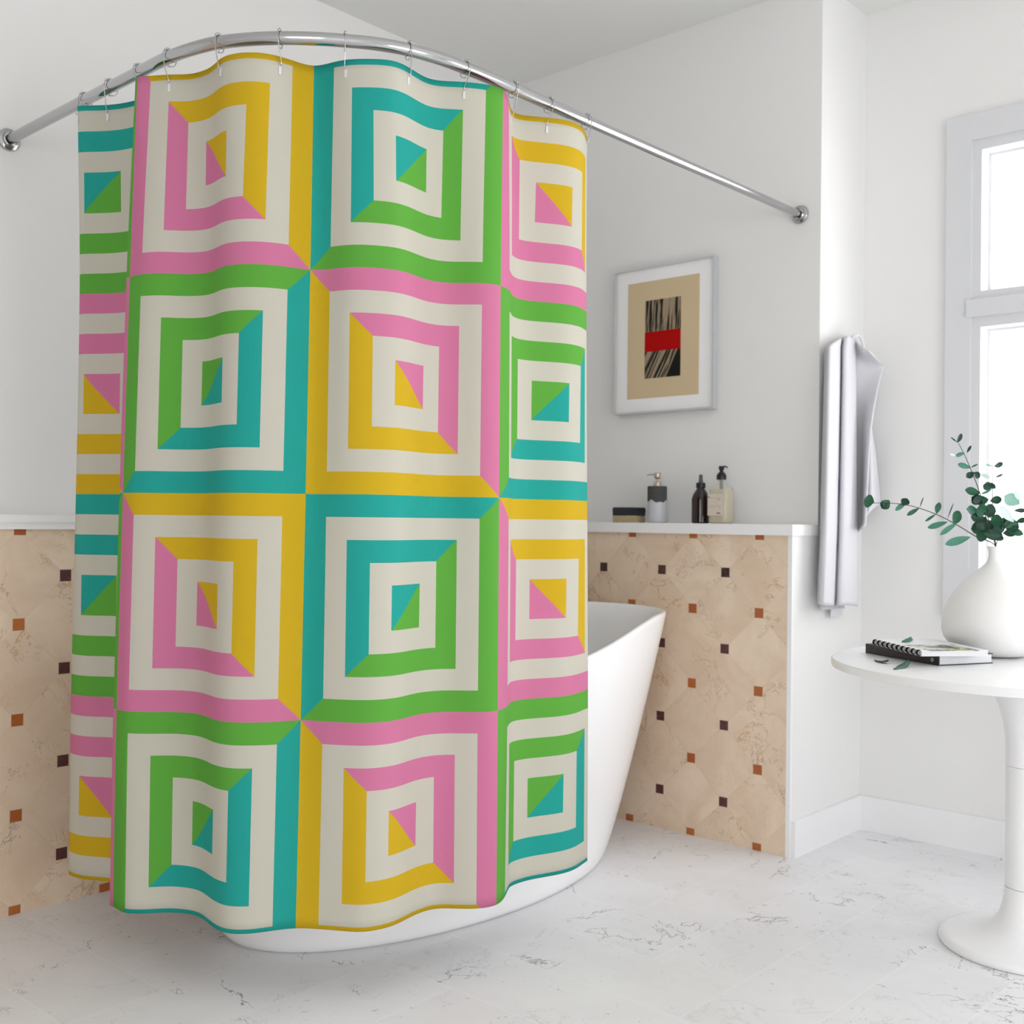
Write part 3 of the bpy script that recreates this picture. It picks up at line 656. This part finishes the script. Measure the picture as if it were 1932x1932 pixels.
def leaf_mesh(b,tp,w,cup=.25,curl=.15,roll=0.,nrm=None,thk=.0):
    ax=tp-b; L=ax.length; e=ax/L; n=nrm if nrm is not None else -RW
    n=(n-e*n.dot(e)).normalized(); s=e.cross(n); q=Matrix.Rotation(roll,3,e); n=q@n; s=q@s
    vs=[];fs=[];NL,NWd=10,6
    for j in range(NL+1):
        t=j/NL; ww=w*.5*(max(0,math.sin(PI*(t**1.25)))**.60) if 0<t<1 else w*.03
        for i in range(NWd+1):
            u=i/NWd*2-1
            vs.append(b+e*(L*t)+s*(ww*u)+n*(-cup*w*.5*(1-u*u)*.8+curl*L*(t-.3)**2))
    for j in range(NL):
        for i in range(NWd):
            k=j*(NWd+1)+i; fs.append((k,k+1,k+NWd+2,k+NWd+1))
    me=bpy.data.meshes.new('leaf'); me.from_pydata([tuple(v) for v in vs],[],fs); return me
def branch(label,stem,leaves,D0,D1):
    # stem: zoom pixels from the mouth outwards; leaves: (bx,by,tx,ty,width,tone)
    sp=[]; n=len(stem)
    for i,(x,y) in enumerate(stem):
        D=D0+(D1-D0)*i/(n-1); sp.append(atD(*zc(x,y),D))
    lip=max(q[1] for q in pr); mouth=V(VX,VY,TH+lip-.045); ox=((stem[1][0]-1570)/1570)*.018; sp[0]=V(VX+ox*.75,VY+ox*.6,TH+lip+.003)
    root=empty('eucalyptus_branch',V(VX,VY,TH+pr[20][1])); tag(root,label,'eucalyptus branch','eucalyptus branches in the white vase'); lo=tuple(-root.location)
    full=cr([mouth+V(random.uniform(-.003,.003),random.uniform(-.002,.002),0)]+sp,6)
    tube('stem',full,[.0016-.0009*i/len(full) for i in range(len(full))],M_['bark'],root,7,lo)
    rr=random.Random(len(leaves)*7+int(stem[0][0]))
    for (bx,by,tx,ty,w_,tone) in leaves:
        # depth of the nearest stem point
        q=min(range(n),key=lambda i:(stem[i][0]-bx)**2+(stem[i][1]-by)**2); D=D0+(D1-D0)*q/(n-1)
        dd=rr.uniform(-.018,.018); k=D/F_PX*.17184
        b=atD(*zc(bx,by),D+dd*.3); t_=atD(*zc(tx,ty),D+dd*1.6)
        me=leaf_mesh(b,t_,w_*k*1.22,cup=rr.uniform(.15,.4),curl=rr.uniform(-.1,.25),roll=rr.uniform(-.3,.3))
        o=link('leaf',me,LM[tone],root,lo,smooth=True)
    return root
branch('long eucalyptus branch reaching left from the vase towards the towel',
 [(1560,1310),(1405,1235),(1200,1110),(1000,1005),(800,930),(640,888),(450,868),(270,868)],
 [(285,858,178,838,125,'g'),(455,838,368,925,92,'g'),(420,870,385,905,60,'d'),(600,895,650,818,78,'d'),(650,850,515,948,48,'m'),(780,925,642,1003,40,'g'),(785,922,828,800,10,'d'),(972,985,1000,860,66,'g'),(965,990,845,1070,26,'g'),(1090,1045,1158,865,10,'d'),(1092,1075,872,1142,56,'m'),(1160,1100,1228,952,92,'g'),(1200,1085,1000,1218,50,'m'),(1345,1240,1065,1322,74,'m')],Dv-.01,Dv-.10)
branch('thin eucalyptus branch rising up and left from the vase before the casing',
 [(1580,1310),(1520,1050),(1450,770),(1390,600),(1345,490),(1280,340),(1210,205)],
 [(1198,202,1256,105,46,'d'),(1200,200,1130,148,12,'d'),(1305,316,1352,235,24,'d'),(1278,318,1178,350,40,'m'),(1180,346,1122,330,18,'w'),(1345,482,1200,438,50,'m'),(1345,478,1425,440,14,'g'),(1385,530,1298,588,62,'d'),(1385,530,1450,588,62,'d'),(1450,762,1288,718,78,'g'),(1440,975,1300,930,92,'m'),(1470,870,1360,800,100,'d')],Dv,Dv+.02)
branch('upright eucalyptus branch in the vase, thin bare tip against the window',
 [(1585,1310),(1588,1100),(1586,900),(1584,600),(1584,330)],
 [(1605,465,1698,435,52,'d'),(1590,466,1505,440,14,'l'),(1615,585,1706,552,24,'d'),(1590,700,1478,668,80,'d'),(1560,700,1608,660,76,'d'),(1585,715,1462,772,24,'m'),(1455,545,1552,592,40,'w'),(1584,330,1538,312,8,'l'),(1588,328,1680,250,18,'w'),(1540,830,1400,850,95,'g'),(1560,845,1685,825,74,'d'),(1490,800,1370,850,70,'d')],Dv+.01,Dv+.0)
branch('dense leafy eucalyptus branch crowded just above the mouth of the vase',
 [(1575,1310),(1560,1200),(1540,1050),(1530,900)],
 [(1540,960,1405,940,128,'g'),(1480,950,1625,955,126,'d'),(1500,1040,1345,1020,88,'d'),(1510,1130,1350,1150,120,'d'),(1540,1230,1405,1225,112,'g'),(1480,1200,1705,1230,104,'d'),(1600,1130,1450,1120,130,'d'),(1560,1080,1700,1050,120,'g'),(1530,1060,1560,1110,60,'l'),(1590,1010,1580,1060,44,'l'),(1560,1130,1720,1150,130,'d'),(1520,1170,1400,1090,90,'d'),(1600,1230,1705,1262,60,'d'),(1450,1120,1500,1020,80,'d')],Dv-.03,Dv-.02)
branch('right hand eucalyptus branch in the vase with a few pale leaves, cut by edge',
 [(1590,1310),(1680,1180),(1780,1080),(1880,990),(1960,900)],
 [(1700,1120,1865,1110,124,'g'),(1650,1090,1790,1060,110,'d'),(1740,1150,1925,1212,70,'g'),(1800,1120,1860,1170,80,'d'),(1885,880,1718,790,124,'l'),(1895,850,1830,720,56,'w'),(1822,1075,1655,905,84,'w'),(1820,950,1960,948,42,'d'),(1845,1075,1960,1045,52,'d'),(1700,1200,1860,1180,90,'d'),(1660,1180,1620,1060,100,'d')],Dv-.0,Dv-.03)

# =====================================================================  BOOKS AND LOOSE LEAVES ON THE TABLE
def book_frame(A,Bp,Cp): 
    e=(Bp-A); L=e.length; e/=L; f=(Cp-Bp); f=(f-e*f.dot(e)); W=f.length; f/=W; return e,f,L,W
A,Bq,Cq=onZ(1633,1232,TH),onZ(1770.8,1256.3,TH),onZ(1877.7,1252.4,TH)
e,f,L,W=book_frame(A,Bq,Cq); Tb=.0255
bk=empty('hardcover_book',A); bk.rotation_euler=(0,0,math.atan2(e.y,e.x)); tag(bk,'thick black hardcover book lying on the table under the notebook','book')
# local x along the spine, y away from it
def bm_cover(L,W,T,c,ov):
    bm=bmesh.new(); add_box(bm,0,L,0,W,0,c); add_box(bm,0,L,0,W,T-c,T); add_box(bm,0,L,0,c*1.4,c,T-c); bevel(bm,.0007,1); return bm
from_bm('cover',bm_cover(L,W,Tb,.0022,0),M_['cover_black'],bk)
pg=box('pages',.002,L-.002,.004,W-.003,.0023,Tb-.0023,M_['page'],bk)
# page block faces: thin sheets showing at the short end
bm=bmesh.new()
for k in range(5): add_box(bm,L-.0020,L-.0012,.006,W-.004,.004+k*.0042,.0062+k*.0042)
from_bm('page_gatherings',bm,M_['page'],pg)
bm=bmesh.new(); add_box(bm,.008,.022,-.0004,.0004,.006,.019); sp_=from_bm('spine_mark',bm,M_['rust_ink'],bk)
bm=bmesh.new()
rr=random.Random(2)
xx=.035
while xx<L-.06:
    w_=rr.uniform(.003,.007); add_box(bm,xx,xx+w_,-.0003,.0003,.010,.010+rr.uniform(.003,.006)); xx+=w_+.003
from_bm('spine_lettering',bm,M_['rust_ink'],bk)
bm=bmesh.new(); Mx=Matrix.Translation((L-.022,0,.0125))@Matrix.Rotation(PI/2,4,'X')
add_lathe(bm,[(.0028,0),(.0047,0),(.0047,.0006),(.0028,.0006),(.0028,0)],24,M=Mx,cap=False); from_bm('spine_roundel',bm,M_['white_ink'],bk)

nz=TH+Tb+.0011; Tn=.0135
A,Bq,Cq=onZ(1645,1206,nz+Tn),onZ(1735,1227.4,nz+Tn),onZ(1863,1226.4,nz+Tn)
A.z=Bq.z=Cq.z=nz
e,f,L,W=book_frame(A,Bq,Cq)
nb=empty('spiral_notebook',A); nb.rotation_euler=(0,0,math.atan2(e.y,e.x)); tag(nb,'white spiral bound notebook with a dark botanical cover picture, on the black book','notebook')
box('pages',.001,L-.001,.006,W-.001,0,Tn-.001,M_['page'],nb)
def cover_mat():
    t=NT('printed_notebook_cover'); g=t.n('ShaderNodeTexCoord'); sp=t.n('ShaderNodeSeparateXYZ'); t.l(g.outputs['Object'],sp.inputs[0]); x,y=sp.outputs[0],sp.outputs[1]; P=g.outputs['Object']
    n1=t.noise(P,16,4,.6,1.0)
    pic=t.M('MULTIPLY',t.M('GREATER_THAN',x,L*.52),t.M('MULTIPLY',t.M('GREATER_THAN',y,.02),t.M('LESS_THAN',y,W*.86)))
    c=t.mix(t.ramp(n1,.44,.52),(.015,.018,.015),(.60,.62,.58)); c=t.mix(t.ramp(t.noise(P,26,3,.6,1.5),.55,.62),c,(.45,.42,.10))
    return t.done(t.bsdf(t.mix(pic,(.78,.79,.80),c),.35))
cv=box('front_cover',0,L,.004,W,Tn-.001,Tn,cover_mat(),nb)
tlabel=box('back_cover',0,L,.004,W,-.0006,.0002,M_['trim'],nb)
NR=10
bmr=bmesh.new(); pts=[V(0,.005+.0068*math.cos(a),Tn/2+.0002+.0068*math.sin(a)) for a in [2*PI*k/20 for k in range(20)]]
rings=[]
for k,p in enumerate(pts):
    d=(p-V(0,.005,Tn/2)).normalized(); rings.append([bmr.verts.new(p+V(s_*.0030,0,0)+d*o_) for s_,o_ in ((-1.45,-.0008),(1.45,-.0008),(1.45,.0006),(-1.45,.0006))])
for k in range(20):
    A_,B_=rings[k],rings[(k+1)%20]
    for i in range(4): bmr.faces.new((A_[i],A_[(i+1)%4],B_[(i+1)%4],B_[i]))
bmesh.ops.recalc_face_normals(bmr,faces=bmr.faces[:])
rme=bpy.data.meshes.new('binding_ring'); bmr.to_mesh(rme); bmr.free(); rme.materials.append(M_['ring_black'])
for k in range(NR):
    o=bpy.data.objects.new('binding_ring',rme); COL.objects.link(o); o.parent=nb; o.location=(.012+(L-.024)*k/(NR-1),0,0)

def loose(label,p0,p1,w_,z,tone,lift=.006):
    a,b=onZ(*p0,z+.0015),onZ(*p1,z+.0015); mid=(a+b)/2; b=b+V(0,0,lift)
    me=leaf_mesh(a,b,w_,cup=-.35,curl=.2,nrm=V(0,0,1)); 
    for v in me.vertices: v.co=v.co-mid+V(0,0,.0)
    zmin=min(v.co.z for v in me.vertices)+mid.z
    o=link('fallen_leaf',me,LM[tone],None,mid-V(0,0,zmin-z-.0004),smooth=True); m=o.modifiers.new('thickness','SOLIDIFY'); m.thickness=.0006
    tag(o,label,'leaf','fallen eucalyptus leaves'); return o
loose('fallen green leaf on the table, the one nearer its left rim',(1650,1246),(1676,1252),.021,TH,'g',.003)
loose('fallen green leaf on the table just in front of the black book spine',(1686,1262.5),(1715,1256),.023,TH,'g',.006)
loose('pale green leaf lying on top of the spiral notebook',(1702,1211),(1720,1210),.028,nz+Tn,'m',.007)

# =====================================================================  CAMERA AND LIGHT
cd=bpy.data.cameras.new('camera'); cam=bpy.data.objects.new('camera',cd); COL.objects.link(cam)
cam.matrix_world=Matrix(((RX.x,RU.x,-RW.x,CAM.x),(RX.y,RU.y,-RW.y,CAM.y),(RX.z,RU.z,-RW.z,CAM.z),(0,0,0,1)))
cd.sensor_width=36; cd.lens=36*F_PX/1932; cd.clip_start=.02
cd.dof.use_dof=True; cd.dof.focus_distance=2.45; cd.dof.aperture_fstop=5.0
SC.camera=cam
w=bpy.data.worlds.new('sky'); SC.world=w; w.use_nodes=True; nt=w.node_tree; bg=nt.nodes['Background']
bg.inputs[0].default_value=(.985,.975,1.0,1); bg.inputs[1].default_value=SKY
def portal(loc,rot,sx,sy):  # guides sky sampling; right, front and second far openings are unseen light openings
    ld=bpy.data.lights.new('sky_portal','AREA'); ld.shape='RECTANGLE'; ld.size=sx; ld.size_y=sy; ld.cycles.is_portal=True
    o=bpy.data.objects.new('sky_portal',ld); COL.objects.link(o); o.location=loc; o.rotation_euler=rot
for h in HW: portal(((h[0]+h[1])/2,YW+.19,(h[2]+h[3])/2),(-PI/2,0,0),h[1]-h[0],h[3]-h[2])
for h in HR: portal((XR+.19,(h[0]+h[1])/2,(h[2]+h[3])/2),(0,PI/2,0),h[3]-h[2],h[1]-h[0])
for h in HF: portal(((h[0]+h[1])/2,YF-.19,(h[2]+h[3])/2),(PI/2,0,0),h[1]-h[0],h[3]-h[2])
SC.view_settings.view_transform='Standard'; SC.view_settings.look='None'; SC.view_settings.gamma=1; SC.view_settings.use_curve_mapping=False
SC.view_settings.exposure=EXPO
SC.render.film_transparent=False
try:
    SC.cycles.max_bounces=10; SC.cycles.diffuse_bounces=6; SC.cycles.transparent_max_bounces=12; SC.cycles.caustics_reflective=False; SC.cycles.caustics_refractive=False; SC.cycles.sample_clamp_indirect=6
except Exception: pass
